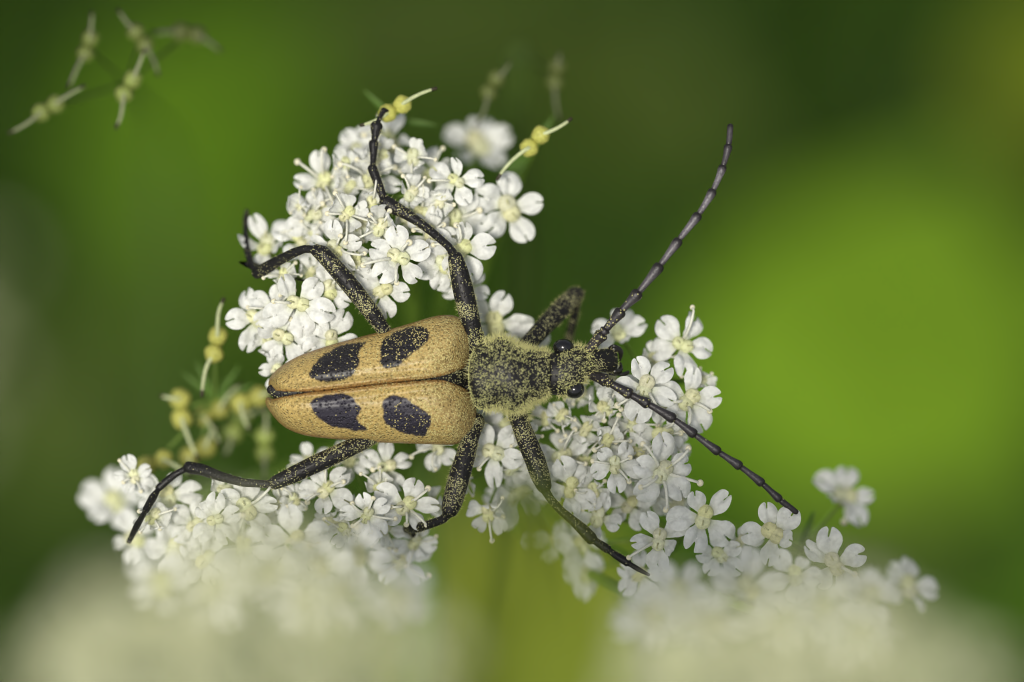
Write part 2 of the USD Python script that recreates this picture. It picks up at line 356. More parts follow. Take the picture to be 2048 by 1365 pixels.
def floret(parent, x, y, R, w, node, spin=None, young=False, stamens=2, skip=(), lean=None, r=rng, stalk=True, at=None, white=(0.80, 0.81, 0.78)):
    """One floret: the yellow-green disc with ovary and stalk is the mesh; petals and stamens are its pieces."""
    R = R * (1.12 if at is None else 1.0) * r.uniform(0.92, 1.07)
    c = L(x, y, w) if at is None else np.asarray(at, float)
    if lean is None:
        dd = c - node; hd = math.hypot(dd[0], dd[1])
        n = unit([dd[0] + r.normal(0, 22), dd[1] + r.normal(0, 22), max(dd[2] + 90.0, 1.5 * hd, 60.0)])
    else: n = unit([lean[0], lean[1], 1.0])
    F = frame(n)
    s0 = math.radians(spin) if spin is not None else r.uniform(0, 6.283)
    # frame axes close to the picture's right and up so that a spin is an angle in the picture
    ax = unit(np.array([1.0, 0, 0]) - n * n[0]); ay = np.cross(n, ax); F = np.stack([ax, ay, n])
    d = 0.95 * r.uniform(0.9, 1.1)
    c2, s2 = math.cos(s0 + 0.6), math.sin(s0 + 0.6)
    parts = []
    for sg in (-1, 1):
        v, f = ball(np.array([sg * 0.135 * c2, sg * 0.135 * s2, 0.03]) * R, np.array([0.225, 0.225, 0.15]) * R * d, 2)
        v = v + (meshkit.noise(v / R * 14 + x)[:, None] - 0.5) * 0.03 * R
        parts.append(((v @ F + c, f), DISC_TINT * r.uniform(0.88, 1.08) * [1, r.uniform(0.96, 1.03), r.uniform(0.8, 1.1)]))
        st = curve([np.array([sg * 0.12 * c2, sg * 0.12 * s2, 0.13]) * R, np.array([sg * 0.17 * c2, sg * 0.17 * s2, 0.26]) * R, np.array([sg * 0.27 * c2, sg * 0.27 * s2, 0.32]) * R], 4)
        v, f = tube(st, np.array([0.035, 0.025, 0.02, 0.028]) * R, 5); parts.append(((v @ F + c, f), (0.55, 0.55, 0.30)))
    v, f = ball(np.array([0, 0, -0.2]) * R, np.array([0.17, 0.17, 0.26]) * R, 2); parts.append(((v @ F + c, f), OVARY_TINT))
    if stalk:
        a = c - n * 0.4 * R
        pts = curve([a, a * 0.55 + node * 0.45 + n * 12, node], 6)
        parts.append((tube(pts, np.linspace(0.05 * R, 0.06 * R, 6), 6), STALK_TINT))
    m, t = join(parts)
    path = put(parent, 'floret', m, 'flower_green', tint=t)
    for k in range(5):
        if k in skip: continue
        v, f = YOUNG[r.integers(5)] if young else HALF[r.integers(6)] if r.random() < 0.28 else OPEN[r.integers(14)]
        a = s0 + k * 2 * math.pi / 5 + r.normal(0, 0.09)
        size = R * r.uniform(0.86, 1.08)
        G = np.array([[math.cos(a), math.sin(a), 0], [-math.sin(a), math.cos(a), 0], [0, 0, 1]])
        lift = r.normal(0.0, 0.2)
        T = np.array([[math.cos(lift), 0, math.sin(lift)], [0, 1, 0], [-math.sin(lift), 0, math.cos(lift)]])
        roll = r.normal(0, 0.22)
        Q = np.array([[1, 0, 0], [0, math.cos(roll), math.sin(roll)], [0, -math.sin(roll), math.cos(roll)]])
        vv = (v * size) @ Q @ T @ G @ F + c - n * 0.06 * R
        base = np.clip((0.42 - np.linalg.norm(v[:, :2], axis=1)) / 0.24, 0, 1)[:, None] * 0.55     # greenish claw of the petal
        put(path, 'petal', (vv, f), 'petal', tint=(np.array(white) * (1 - base) + np.array([0.55, 0.60, 0.30]) * base) * r.uniform(0.9, 1.0))
    for k in r.permutation(5)[:stamens]:
        a = s0 + (k + 0.5) * 2 * math.pi / 5 + r.normal(0, 0.12)
        ln, hi = r.uniform(0.5, 1.08), r.uniform(0.25, 0.8)
        e = np.array([math.cos(a), math.sin(a), 0]); z = np.array([0, 0, 1.0])
        pts = curve([e * 0.2 * R, e * 0.45 * ln * R + z * hi * 0.75 * R, e * ln * R * 0.85 + z * hi * R, e * ln * R + z * hi * 0.70 * R], 7)
        (v, f), t = join([(tube(pts, np.linspace(0.052, 0.038, 7) * R, 5), (0.80, 0.80, 0.70)), (ball(pts[-1], np.array([0.088, 0.088, 0.066]) * R * r.uniform(0.9, 1.2), 1), (0.84, 0.80, 0.60))])
        put(path, 'stamen', (v @ F + c, f), 'petal', tint=t)
    return path

def spent(parent, x, y, a, w, s=18.0, styles=((200, 70), (20, 70)), node=None, dim=1.0, tips=True, r=rng):
    """A floret that has dropped its petals: two yellow globes each with a pale style, dark at the tip. a: angle in the picture between the globes."""
    c = L(x, y, w); e = np.array([math.cos(math.radians(a)), math.sin(math.radians(a)), 0.0])
    parts = []
    for sg in (-1, 1):
        v, f = ball(c + e * sg * s * 0.92 + [0, 0, r.uniform(-4, 4)], s, 2)
        q = (v - c) / s
        v = v + (v - (c + e * sg * s * 0.92)) * (0.05 * np.cos(7 * np.arctan2(q[:, 1], q[:, 0] - sg * e[0]))[:, None])
        parts.append(((v, f), np.array([0.47, 0.47, 0.11] if dim > 0.6 else [0.42, 0.52, 0.13]) * dim * r.uniform(0.9, 1.1)))
    v, f = ball(c - [0, 0, s * 0.9], [s * 0.75, s * 0.75, s], 1); parts.append(((v, f), np.array([0.25, 0.33, 0.06]) * dim))
    if node is not None: parts.append((tube(curve([c - [0, 0, s * 1.5], (c + node) / 2 - [0, 0, 6], node], 7), s * 0.18, 6), STALK_TINT * dim))
    m, t = join(parts)
    path = put(parent, 'spent_floret', m, 'flower_green', tint=t)
    for sg, (sa, ln) in zip((-1, 1), styles):
        d = np.array([math.cos(math.radians(sa)), math.sin(math.radians(sa)), 0.0])
        p0 = c + e * sg * s * 0.92 + [0, 0, s * 0.75]
        bend = np.array([-d[1], d[0], 0]) * r.uniform(-0.08, 0.08) * ln
        pts = curve([p0, p0 + d * ln * 0.5 + bend + [0, 0, 8], p0 + d * ln + [0, 0, 2]], 8)
        tt = np.array([0.50, 0.55, 0.30]) * dim
        tb = np.repeat(tt[None], 8, 0)
        pr = [(tube(pts[:7], np.linspace(s * 0.24, s * 0.17, 7), 7), tt)]
        pr.append((tube(pts[6:], np.array([s * 0.21, s * 0.20]), 7), (0.035, 0.03, 0.015) if tips else tt))
        (v, f), t = join(pr)
        put(path, 'style', (v, f), 'flower_green', tint=t)
    return path

# the main flower head
foot_dir = DOWN
hub = L(830, 860, -1150)
base = world(hub); base_z = base.copy(); base_z[2] = 0.0
umbel = thing('white_umbel', 'white umbel flower head in focus with the spotted beetle resting on it', 'flower head', base_z)
put(umbel, 'stem', tube(curve([hub, hub + DOWN * 9000 + [60, 0, 0], local(base_z - [0, 0, 0.01])], 12), np.linspace(42, 75, 12), 10), 'flower_green', tint=(0.16, 0.26, 0.05))
nodes = {'a': L(705, 420, -330), 'b': L(590, 620, -330), 'c': L(930, 380, -420), 'd': L(830, 540, -300), 'e': L(1300, 760, -330), 'f': L(1210, 900, -330),
         'g': L(1010, 920, -300), 'h': L(1370, 1070, -300), 'i': L(1600, 1100, -300), 'j': L(290, 1030, -700), 'k': L(500, 1040, -260), 'l': L(740, 1010, -300), 'm': L(1000, 680, -380),
         's': L(430, 800, -420), 't': L(790, 240, -330), 'u': L(1060, 300, -380)}
for k, p in nodes.items():
    put(umbel, 'ray', tube(curve([hub, (hub * 0.45 + p * 0.55) + np.array([0, 0, -60.0]), p], 10), np.linspace(15, 10, 10), 7), 'flower_green', tint=(0.22, 0.36, 0.045))
for k, p in nodes.items():      # a whorl of narrow bracts under each umbellet
    for q in range(4):
        a = rng.uniform(0, 6.283); v, f = leaf_mesh(90, 13, 0.2, 0.2, 7)
        R = trimesh.transformations.euler_matrix(0, -0.3, a, 'sxyz')[:3, :3]
        put(umbel, 'bract', (v @ R.T + p, f), 'leaf', tint=(0.09, 0.18, 0.02))

FL = [ # x, y, R, w, node, spin, young, stamens
 (797, 514, 66, 10, 'd', -55, 0, 2), (1018, 417, 74, -150, 'c', 83, 0, 0), (956, 288, 76, -520, 'c', 88, 0, 0), (865, 348, 62, -190, 'c', 170, 0, 1), (911, 440, 62, -120, 'c', 60, 0, 1),
 (822, 388, 46, -60, 'a', 20, 1, 1), (648, 364, 62, -150, 'a', 40, 0, 2), (739, 356, 60, -130, 'a', 200, 0, 2), (780, 285, 66, -240, 'a', 80, 0, 0), (694, 428, 52, -40, 'a', 10, 1, 3),
 (720, 300, 52, -230, 'a', 120, 0, 0), (625, 430, 56, -110, 'a', 150, 0, 1), (671, 497, 54, -30, 'a', 100, 0, 2), (713, 520, 44, -50, 'a', 60, 1, 1), (760, 455, 52, -30, 'a', 30, 1, 3), (745, 410, 46, -60, 'a', 250, 1, 2),
 (532, 490, 62, -170, 'b', 40, 0, 1), (600, 480, 52, -130, 'b', 90, 0, 1), (766, 581, 58, -40, 'd', -10, 0, 0), (596, 607, 62, -20, 'b', 130, 0, 1), (659, 580, 54, -50, 'b', 250, 0, 1),
 (512, 638, 58, -90, 'b', 110, 0, 0), (663, 680, 52, -50, 'b', 60, 0, 0), (566, 674, 60, -50, 'b', -60, 0, 0), (620, 660, 50, -70, 'b', 20, 0, 0), (560, 742, 46, -90, 'b', 100, 0, 0),
 (888, 528, 58, -60, 'd', -100, 0, 0), (922, 500, 60, -50, 'd', 10, 0, 1), (860, 470, 52, -60, 'd', 70, 0, 2), (845, 425, 46, -80, 'd', 140, 1, 1), (990, 648, 66, -140, 'm', 66, 0, 0), (935, 575, 50, -120, 'm', 50, 0, 0),
 (1050, 690, 50, -150, 'm', 20, 0, 0), (700, 570, 44, -90, 'd', 0, 1, 1),
 (1236, 666, 58, -150, 'e', 85, 0, 0), (1365, 690, 62, -80, 'e', 125, 0, 1), (1291, 774, 60, 0, 'e', 35, 0, 2), (1378, 800, 60, -40, 'e', 10, 0, 3), (1330, 800, 46, -60, 'e', 250, 0, 0), (1225, 760, 44, -90, 'e', 60, 0, 0),
 (1124, 832, 44, -90, 'f', 20, 1, 2), (1092, 838, 42, -110, 'f', 60, 1, 1), (1210, 818, 48, -60, 'f', 100, 1, 2), (1325, 868, 54, -60, 'f', -30, 0, 2), (1158, 790, 44, -130, 'f', 0, 1, 1), (1265, 850, 50, -70, 'f', 40, 1, 2),
 (987, 905, 62, -60, 'g', 125, 0, 1), (1124, 912, 54, -90, 'f', 170, 0, 1), (1213, 885, 48, -40, 'f', 30, 1, 3), (1230, 930, 56, 0, 'f', 60, 0, 2), (1325, 944, 68, 30, 'f', 20, 0, 4), (1141, 975, 60, -50, 'g', 40, 0, 0),
 (1038, 992, 64, -240, 'g', 175, 0, 1), (1075, 935, 48, -100, 'g', 80, 0, 0), (1275, 905, 44, -60, 'f', 130, 1, 2), (960, 850, 48, -130, 'g', 110, 0, 0), (1010, 855, 46, -140, 'g', 60, 0, 0),
 (1196, 1033, 60, -70, 'h', 45, 0, 1), (1318, 1079, 62, 10, 'h', 45, 0, 1), (1408, 1035, 66, 0, 'h', 38, 0, 0), (1547, 1067, 66, 10, 'i', 112, 0, 0), (1669, 1128, 66, 60, 'i', 86, 0, 1), (1690, 992, 62, -330, 'i', 155, 0, 1),
 (1496, 1174, 68, 190, 'h', 88, 0, 0), (1356, 1182, 66, 180, 'h', 55, 0, 0), (1160, 1090, 56, -300, 'h', 100, 0, 0), (1440, 1110, 50, -60, 'h', 100, 0, 0), (1590, 1150, 52, 160, 'i', 60, 0, 0), (1818, 1172, 66, 330, 'i', 70, 0, 0),
 (1480, 1085, 46, -80, 'h', 10, 0, 0), (1260, 1010, 48, -90, 'h', 10, 0, 0), (1170, 1150, 56, -420, 'h', 40, 0, 0), (1280, 1150, 52, -120, 'h', 10, 0, 0), (1110, 1085, 56, -420, 'g', 90, 0, 0),
 (230, 1004, 70, -480, 'j', 88, 0, 0), (335, 992, 66, -130, 'j', 75, 0, 0), (493, 1018, 64, -10, 'k', 88, 0, 1), (652, 980, 58, -50, 'l', 190, 0, 2), (734, 1031, 52, 40, 'l', 30, 0, 5), (812, 1012, 58, -20, 'l', 5, 0, 3),
 (773, 934, 56, -90, 'l', 165, 0, 1), (351, 1098, 62, -230, 'j', 40, 0, 1), (488, 1092, 62, 190, 'k', 60, 0, 1), (590, 1080, 62, 150, 'k', 20, 0, 1), (804, 1121, 66, -180, 'l', 20, 0, 3), (413, 1120, 58, -150, 'j', 0, 0, 1),
 (270, 1080, 58, -330, 'j', 120, 0, 0), (640, 1130, 62, 320, 'k', 80, 0, 1), (720, 1110, 58, 200, 'l', 60, 0, 2), (540, 1150, 62, 430, 'k', 30, 0, 0), (430, 1180, 64, 560, 'j', 20, 0, 0), (320, 1160, 64, 560, 'j', 70, 0, 0),
 (690, 1180, 64, 520, 'l', 10, 0, 0), (800, 1190, 60, 520, 'l', 45, 0, 0), (600, 1210, 64, 700, 'k', 10, 0, 0), (830, 1085, 46, -110, 'l', 200, 0, 2), (690, 1060, 46, 20, 'l', 100, 1, 2), (560, 1010, 48, -80, 'k', 20, 0, 1), (430, 1040, 50, 40, 'k', 160, 0, 0), (390, 1050, 48, -100, 'j', 0, 0, 1),
 (700, 920, 44, -150, 'l', 40, 0, 1), (620, 925, 40, -160, 'l', 90, 0, 1),
 (1420, 1240, 66, 420, 'h', 0, 0, 0), (1300, 1230, 64, 420, 'h', 50, 0, 0), (1560, 1240, 66, 420, 'i', 20, 0, 0), (1650, 1210, 64, 330, 'i', 60, 0, 0), (1740, 1190, 60, 300, 'i', 20, 0, 1), (1720, 1260, 66, 560, 'i', 0, 0, 0),
]
nodes.update({'n': L(460, 1190, 350), 'o': L(1400, 1250, 300), 'p': L(710, 1190, 350), 'q': L(1650, 1260, 300)})
for k in 'nopq':
    p = nodes[k]
    put(umbel, 'ray', tube(curve([hub, (hub * 0.4 + p * 0.6) + np.array([0, -60.0, -200.0]), p], 10), np.linspace(15, 10, 10), 7), 'flower_green', tint=(0.22, 0.36, 0.045))
for x, y, R, w, nd, sp, yg, sm in FL:
    if nd in 'jkl' and y > 1140 and w > 0: w, nd = (y - 1060) * 8.5, 'n' if x < 590 else 'p'
    elif nd in 'jkl' and y > 1085 and w > 0: w = (y - 1060) * 7
    elif nd in 'hi' and y > 1160 and x > 1250: w, nd = max(120, (y - 1130) * 9), 'o' if x < 1530 else 'q'
    floret(umbel, x, y, R, w, nodes[nd], sp, bool(yg), min(5, sm + (nd in 'adfl')))

FILL = [(690, 385), (655, 410), (730, 440), (775, 480), (700, 465), (640, 470), (610, 400), (680, 330), (755, 320), (850, 500), (890, 470), (820, 450), (740, 540), (690, 545), (625, 560), (570, 560), (545, 610), (600, 650), (640, 720), (530, 690),
        (880, 400), (830, 330), (905, 360), (1270, 810), (1310, 730), (1240, 860), (1180, 850), (1170, 920), (1270, 950), (1190, 970), (1100, 960), (1020, 930), (1060, 880), (1290, 1000), (1360, 1000), (1340, 900), (1400, 760), (760, 980), (700, 1000), (770, 1060), (650, 1040), (600, 1000), (530, 1050), (460, 980), (300, 1040), (270, 960), (945, 965), (880, 905), (860, 1000), (975, 1030)]
for i, (x, y) in enumerate(FILL):
    nd = min(nodes, key=lambda k: np.linalg.norm(nodes[k][:2] - L(x, y)[:2]))
    floret(umbel, x + rng.normal(0, 8), y + rng.normal(0, 8), rng.uniform(36, 50), rng.uniform(-130, -60), nodes[nd], None, rng.random() < 0.6, int(rng.integers(1, 5)))

# florets of the same head that have gone over
SPENT = [ # x, y, angle, w, s, styles, node, dim
 (1070, 283, 48, -110, 19, ((225, 92), (28, 70)), 'u', 0.95), (790, 218, 30, -90, 19, ((205, 60), (25, 76)), 't', 0.9),
 (432, 690, 78, -190, 20, ((255, 90), (80, 78)), 's', 0.85), (362, 818, 95, -330, 22, ((292, 92), (170, 40)), 's', 0.85), (424, 826, 25, -420, 20, ((300, 70), (48, 70)), 's', 0.7),
 (500, 800, 20, -380, 22, ((290, 60), (20, 30)), 's', 0.8), (530, 890, 90, -450, 20, ((270, 60), (90, 60)), 's', 0.6), (395, 905, 30, -400, 22, ((280, 40), (60, 50)), 's', 0.75), (310, 925, 20, -300, 20, ((210, 40), (330, 70)), 's', 0.8), (475, 850, 60, -520, 22, ((250, 50), (30, 60)), 's', 0.6),
]
for x, y, a, w, s, sty, nd, dim in SPENT:
    spent(umbel, x, y, a, w, s, sty, nodes[nd], dim)

# the head that has gone over, upper left
hub2 = L(330, 330, -5000); b2 = world(hub2); b2[2] = 0
spent_head = thing('spent_umbel', 'umbel gone over with yellow seed globes and dark tipped styles, upper left', 'flower head', b2)
put(spent_head, 'stem', tube(curve([hub2, hub2 + DOWN * 9000 + [-60, 0, 0], local(b2 - [0, 0, 0.01])], 12), np.linspace(30, 60, 12), 8), 'flower_green', tint=(0.08, 0.14, 0.03))
n2 = L(255, 170, -800)
put(spent_head, 'ray', tube(curve([hub2, (hub2 + n2) / 2 + np.array([20., 10, 0]), n2], 9), np.linspace(13, 9, 9), 7), 'flower_green', tint=(0.07, 0.14, 0.02))
for x, y, a, w, s, sty, dim in [(97, 217, 30, -330, 19, ((213, 78), (30, 72)), 0.42), (176, 93, 72, -400, 18, ((245, 80), (85, 55)), 0.36), (257, 174, 58, -300, 19, ((258, 72), (68, 66)), 0.5),
                               (281, 78, 125, -420, 18, ((295, 70), (128, 58)), 0.33), (378, 68, 170, -560, 19, ((325, 62), (185, 60)), 0.24)]:
    spent(spent_head, x, y, a, w, s, sty, n2, dim)
hub3 = L(1040, 110, -1300); b3 = world(hub3); b3[2] = 0
spent2 = thing('spent_umbel', 'faint dull umbel gone over, its few seed globes just above the flower head', 'flower head', b3)
put(spent2, 'stem', tube(curve([hub3, hub3 + DOWN * 9000, local(b3 - [0, 0, 0.01])], 12), np.linspace(30, 60, 12), 8), 'flower_green', tint=(0.07, 0.12, 0.02))
for x, y, a, w, s, sty, dim in [(985, 172, 60, -430, 18, ((248, 76), (50, 45)), 0.27), (1112, 150, 80, -520, 18, ((278, 82), (80, 30)), 0.24)]:
    spent(spent2, x, y, a, w, s, sty, hub3, dim)

# white heads nearer the lens and further off, out of focus
def blurred_umbel(name, label, cx, cy, w, radius, n, seed):
    r = np.random.default_rng(seed)
    c = L(cx, cy, w)
    up = -DOWN
    hubq = c - up * 900
    foot = world(hubq); foot[2] = 0
    t = thing(name, label, 'flower head', foot)
    put(t, 'stem', tube(curve([hubq, (hubq + local(foot)) / 2 + [40., 0, 0], local(foot - [0, 0, 0.01])], 10), np.linspace(40, 70, 10), 8), 'flower_green', tint=(0.14, 0.22, 0.04))
    A = unit(np.cross(up, [1.0, 0, 0])); B = np.cross(up, A)
    heads = []
    for k in range(7):
        a = k * 2 * math.pi / 6; rr = 0 if k == 6 else radius * 0.64
        h = c + (A * math.cos(a) + B * math.sin(a)) * rr - up * (rr / radius) ** 2 * radius * 0.22 - up * 200
        heads.append(h)
        put(t, 'ray', tube(curve([hubq, (hubq + h) / 2 + (h - c) * 0.15, h], 8), np.linspace(16, 11, 8), 6), 'flower_green', tint=(0.14, 0.24, 0.04))
    for i in range(n):
        h = heads[i % 7]; q = i // 7; a = q * 2.39996 + r.uniform(-0.2, 0.2); rr = radius * 0.36 * math.sqrt((q + 0.3) / (n / 7))
        off = (A * math.cos(a) + B * math.sin(a)) * rr
        p = h + off + up * (200 - (rr / (radius * 0.36)) ** 2 * 60)
        nn = unit(up * 1.2 + off / (radius * 0.36) * 0.6)
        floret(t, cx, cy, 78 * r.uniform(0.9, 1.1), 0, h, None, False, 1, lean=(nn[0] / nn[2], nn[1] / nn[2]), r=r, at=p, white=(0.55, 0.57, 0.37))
    return t
blurred_umbel('white_umbel', 'pale blurred white umbel close to the lens, lower left', 450, 1365, 3400, 310, 20, 21)
blurred_umbel('white_umbel', 'pale blurred white umbel close to the lens, lower right', 1600, 1420, 3400, 280, 20, 22)
blurred_umbel('white_umbel', 'dim blurred white umbel far behind, cut by the left edge', -340, 620, -13000, 800, 35, 23)

# ------------------------------------------------------------------ the beetle
beetle_base = world(L(860, 760, -90))
beetle = thing('longhorn_beetle', 'tan longhorn beetle with four black spots, black legs and long antennae, dusted with pollen', 'beetle', beetle_base)

def z1(pts): return [(500 + a / 4.096, 580 + b / 4.096) for a, b in pts]
def z2(pts): return [(900 + a / 4.096, 560 + b / 4.096) for a, b in pts]
def XY(pts): return np.array([(x - 1024, 682.5 - y) for x, y in pts])
def soft(pts, n=3):
    p = np.asarray(pts, float)
    for _ in range(n):
        q = np.roll(p, -1, 0); p = np.stack([p * 0.75 + q * 0.25, p * 0.25 + q * 0.75], 1).reshape(-1, 2)
    return p
UPPER = z1([(145, 795), (150, 740), (185, 685), (260, 622), (400, 542), (560, 487), (760, 427), (960, 374), (1150, 327), (1350, 268), (1480, 226), (1600, 206), (1700, 218), (1765, 268), (1800, 330), (1812, 400), (1808, 480), (1800, 560), (1765, 635), (1660, 685), (1560, 706), (1400, 730), (1200, 752), (1000, 772), (800, 797), (600, 821), (450, 829), (300, 830), (190, 822)])
LOWER = z1([(1590, 738), (1700, 782), (1790, 832), (1832, 900), (1852, 1000), (1855, 1080), (1830, 1165), (1760, 1235), (1680, 1264), (1600, 1266), (1400, 1257), (1200, 1251), (1000, 1245), (800, 1227), (600, 1210), (450, 1190), (330, 1150), (240, 1090), (170, 1010), (122, 930), (130, 880), (180, 905), (250, 886), (350, 866), (500, 843), (700, 815), (900, 791), (1200, 764), (1400, 747)])
SPOTS_U = [z1([(488, 700), (510, 640), (560, 575), (640, 510), (740, 460), (830, 435), (940, 425), (965, 432), (910, 470), (888, 540), (908, 590), (880, 650), (850, 700), (780, 735), (680, 752), (580, 747), (515, 727)]),
           z1([(1052, 592), (1088, 560), (1065, 500), (1082, 430), (1110, 390), (1200, 340), (1300, 305), (1400, 293), (1452, 320), (1478, 370), (1455, 430), (1400, 480), (1340, 520), (1280, 570), (1220, 622), (1150, 647), (1100, 642), (1090, 612)])]
SPOTS_L = [z1([(498, 930), (518, 895), (600, 868), (700, 848), (790, 850), (850, 870), (872, 920), (912, 955), (918, 992), (882, 1030), (890, 1070), (930, 1110), (968, 1145), (900, 1155), (820, 1145), (740, 1130), (650, 1110), (570, 1050), (530, 1000)]),
           z1([(1083, 940), (1110, 890), (1160, 863), (1230, 863), (1290, 888), (1340, 928), (1400, 968), (1462, 1000), (1494, 1050), (1482, 1110), (1450, 1150), (1442, 1205), (1380, 1197), (1300, 1182), (1200, 1145), (1130, 1110), (1088, 1050), (1100, 995)])]
pu, pl = Polygon(soft(XY(UPPER), 2)).buffer(0), Polygon(soft(XY(LOWER), 2)).buffer(0)
pu = pu.buffer(1.0); pl = pl.buffer(1.6).difference(pu.buffer(0.3))
pl = pl if pl.geom_type == 'Polygon' else max(pl.geoms, key=lambda g: g.area)
both = pu.union(pl).buffer(14).buffer(-14)
both = both if both.geom_type == 'Polygon' else max(both.geoms, key=lambda g: g.area)
both = both.union(Polygon(XY(z1([(140, 790), (600, 820), (600, 845), (150, 890)])))).union(Polygon(XY(z1([(1300, 700), (1805, 520), (1835, 900), (1300, 800)])))).buffer(6).buffer(-6)
edge = both.exterior
def vault(P):
    """Height of the wing-case vault at points (right, up)."""
    pts = shapely.points(P)
    d = shapely.distance(edge, pts)
    t = np.clip(d / 100, 0, 1)
    return -8 + 84 * (1 - (1 - t) ** 2.3) ** 0.62
def elytron(poly, other, spots, seed):
    p, t, nr = dense(poly, 2.3)
    pts = shapely.points(p)
    z = vault(p)
    ds = shapely.distance(other.exterior, pts)            # to the suture
    own = shapely.distance(poly.exterior, pts)
    inner = np.clip(1 - ds / 60, 0, 1) * np.clip((p[:, 0] - (-485)) / 60, 0, 1)
    z = z - 7 * np.exp(-(own / 4.0) ** 2) * (ds < 60) + 3.0 * np.exp(-((ds - 9) / 5) ** 2) - 4 * np.exp(-((ds - 22) / 9) ** 2)
    rear = np.clip((-420 - p[:, 0]) / 60, 0, 1)
    z = z - rear * 16 * np.exp(-(own / 10.0) ** 2) - rear ** 2 * 10
    z = z + 5 * np.exp(-((p[:, 0] + 105) / 40) ** 2) * np.exp(-((own - 42) / 22) ** 2)      # shoulder
    q = np.stack([p[:, 0] / 26, p[:, 1] / 26, np.full(len(p), seed)], 1)
    z = z + 2.2 * (meshkit.fbm(q, 3) - 0.5)
    for t0, t1, dd in ((0.10, 0.75, 0.42), (0.25, 0.95, 0.68)):      # faint raised veins along each case
        tt = np.clip((p[:, 0] + 485) / 405, 0, 1); fr = own / (own + ds + 1e-6)
        z = z + 0.8 * np.exp(-((fr - dd * 0.5 - 0.12) / 0.018) ** 2) * (tt > t0) * (tt < t1)
    # pigment
    n1 = meshkit.fbm(np.stack([p[:, 0] / 45, p[:, 1] / 45, np.full(len(p), 3.0 + seed)], 1), 3)
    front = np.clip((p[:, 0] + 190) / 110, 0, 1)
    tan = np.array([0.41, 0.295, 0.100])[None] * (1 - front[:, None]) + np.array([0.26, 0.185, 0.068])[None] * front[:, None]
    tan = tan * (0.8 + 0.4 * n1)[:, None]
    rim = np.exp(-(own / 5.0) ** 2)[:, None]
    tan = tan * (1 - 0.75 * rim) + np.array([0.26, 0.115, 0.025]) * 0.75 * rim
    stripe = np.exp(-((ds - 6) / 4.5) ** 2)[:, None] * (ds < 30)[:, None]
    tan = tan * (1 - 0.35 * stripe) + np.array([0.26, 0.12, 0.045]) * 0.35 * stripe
    wob = meshkit.noise(np.stack([p[:, 0] / 5.0, p[:, 1] / 5.0, np.full(len(p), 9.0)], 1)) - 0.5
    k = np.zeros(len(p))
    for s in spots:
        sp = Polygon(soft(XY(s), 2)).buffer(0)
        sd = np.where(shapely.contains_xy(sp, p[:, 0], p[:, 1]), 1, -1) * shapely.distance(sp.exterior, pts)
        k = np.maximum(k, np.clip((sd + wob * 3.2) / 2.6 + 0.5, 0, 1))
    col = tan * (1 - k[:, None]) + np.array([[0.011, 0.0095, 0.012], [0.021, 0.018, 0.030]][seed - 1]) * k[:, None]
    dust = 0.12 + 0.75 * np.clip((p[:, 0] + 330) / 250, 0, 1)
    dust = dust * (0.7 + 0.6 * n1) * np.where(k > 0.5, 0.75 if seed == 1 else 0.2, 1.0)
    v = np.column_stack([p, z])
    ring = np.arange(nr)
    c = np.array(poly.centroid.coords[0])
    v2 = v[ring].copy(); dirn = (c - v2[:, :2]); dirn /= np.linalg.norm(dirn, axis=1, keepdims=True)
    v2[:, :2] += dirn * 3.0; v2[:, 2] -= np.where(ds[ring] < 3, 5, 15)
    nv = len(v); f2 = []
    for i in ring:
        j = (i + 1) % nr
        f2 += [[i, nv + i, nv + j], [i, nv + j, j]]
    f2 = np.array(f2)
    # keep the skirt facing outwards whichever way the ring runs
    e = v[(1) % nr] - v[0]
    if e[0] * (c - v[0, :2])[1] - e[1] * (c - v[0, :2])[0] < 0: f2 = f2[:, ::-1]
    V = np.vstack([v, v2]); F = np.vstack([t, f2])
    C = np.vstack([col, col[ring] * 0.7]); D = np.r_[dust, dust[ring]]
    path = put(beetle, 'wing_case', (V, F), 'wing_case', tint=C, label='upper wing case with two black spots thick with pollen' if seed == 1 else 'lower wing case with two bluish black spots')
    dusted(path, D)
    return V, F
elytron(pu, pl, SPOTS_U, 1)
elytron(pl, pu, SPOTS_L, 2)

# the body: abdomen, thorax, head and legs in one continuous surface
def loft(stations, sides=28):
    """stations: (x, y, half width, centre height, half height) along the body; closed surface. Sections lie across the picture's x axis."""
    V = []
    ang = np.arange(sides) * 2 * math.pi / sides
    for x, y, hw, wc, hh in stations:
        ca, sa = np.cos(ang), np.sin(ang)
        e = 0.85
        V.append(np.stack([np.full(sides, x - 1024), (682.5 - y) + hw * np.sign(ca) * np.abs(ca) ** e, wc + hh * np.sign(sa) * np.abs(sa) ** e], 1))
    n = len(V); v = np.vstack(V); f = []
    for i in range(n - 1):
        for j in range(sides):
            k = (j + 1) % sides
            f += [[i * sides + j, (i + 1) * sides + j, (i + 1) * sides + k], [i * sides + j, (i + 1) * sides + k, i * sides + k]]
    v = np.vstack([v, V[0].mean(0), V[-1].mean(0)])
    for j in range(sides):
        k = (j + 1) % sides
        f.append([len(v) - 2, j, k]); f.append([len(v) - 1, (n - 1) * sides + k, (n - 1) * sides + j])
    m = trimesh.Trimesh(v, np.array(f), process=False)
    if m.volume < 0: m.invert()
    return m
def solid(m):
    return m3.Manifold(m3.Mesh(np.asarray(m.vertices, np.float32), np.asarray(m.faces, np.uint32)))
def dens(st, k=5):
    a = np.array(st, float); x = np.linspace(a[0, 0], a[-1, 0], len(a) * k)
    return np.column_stack([x] + [PchipInterpolator(a[:, 0], a[:, c])(x) for c in range(1, 5)])
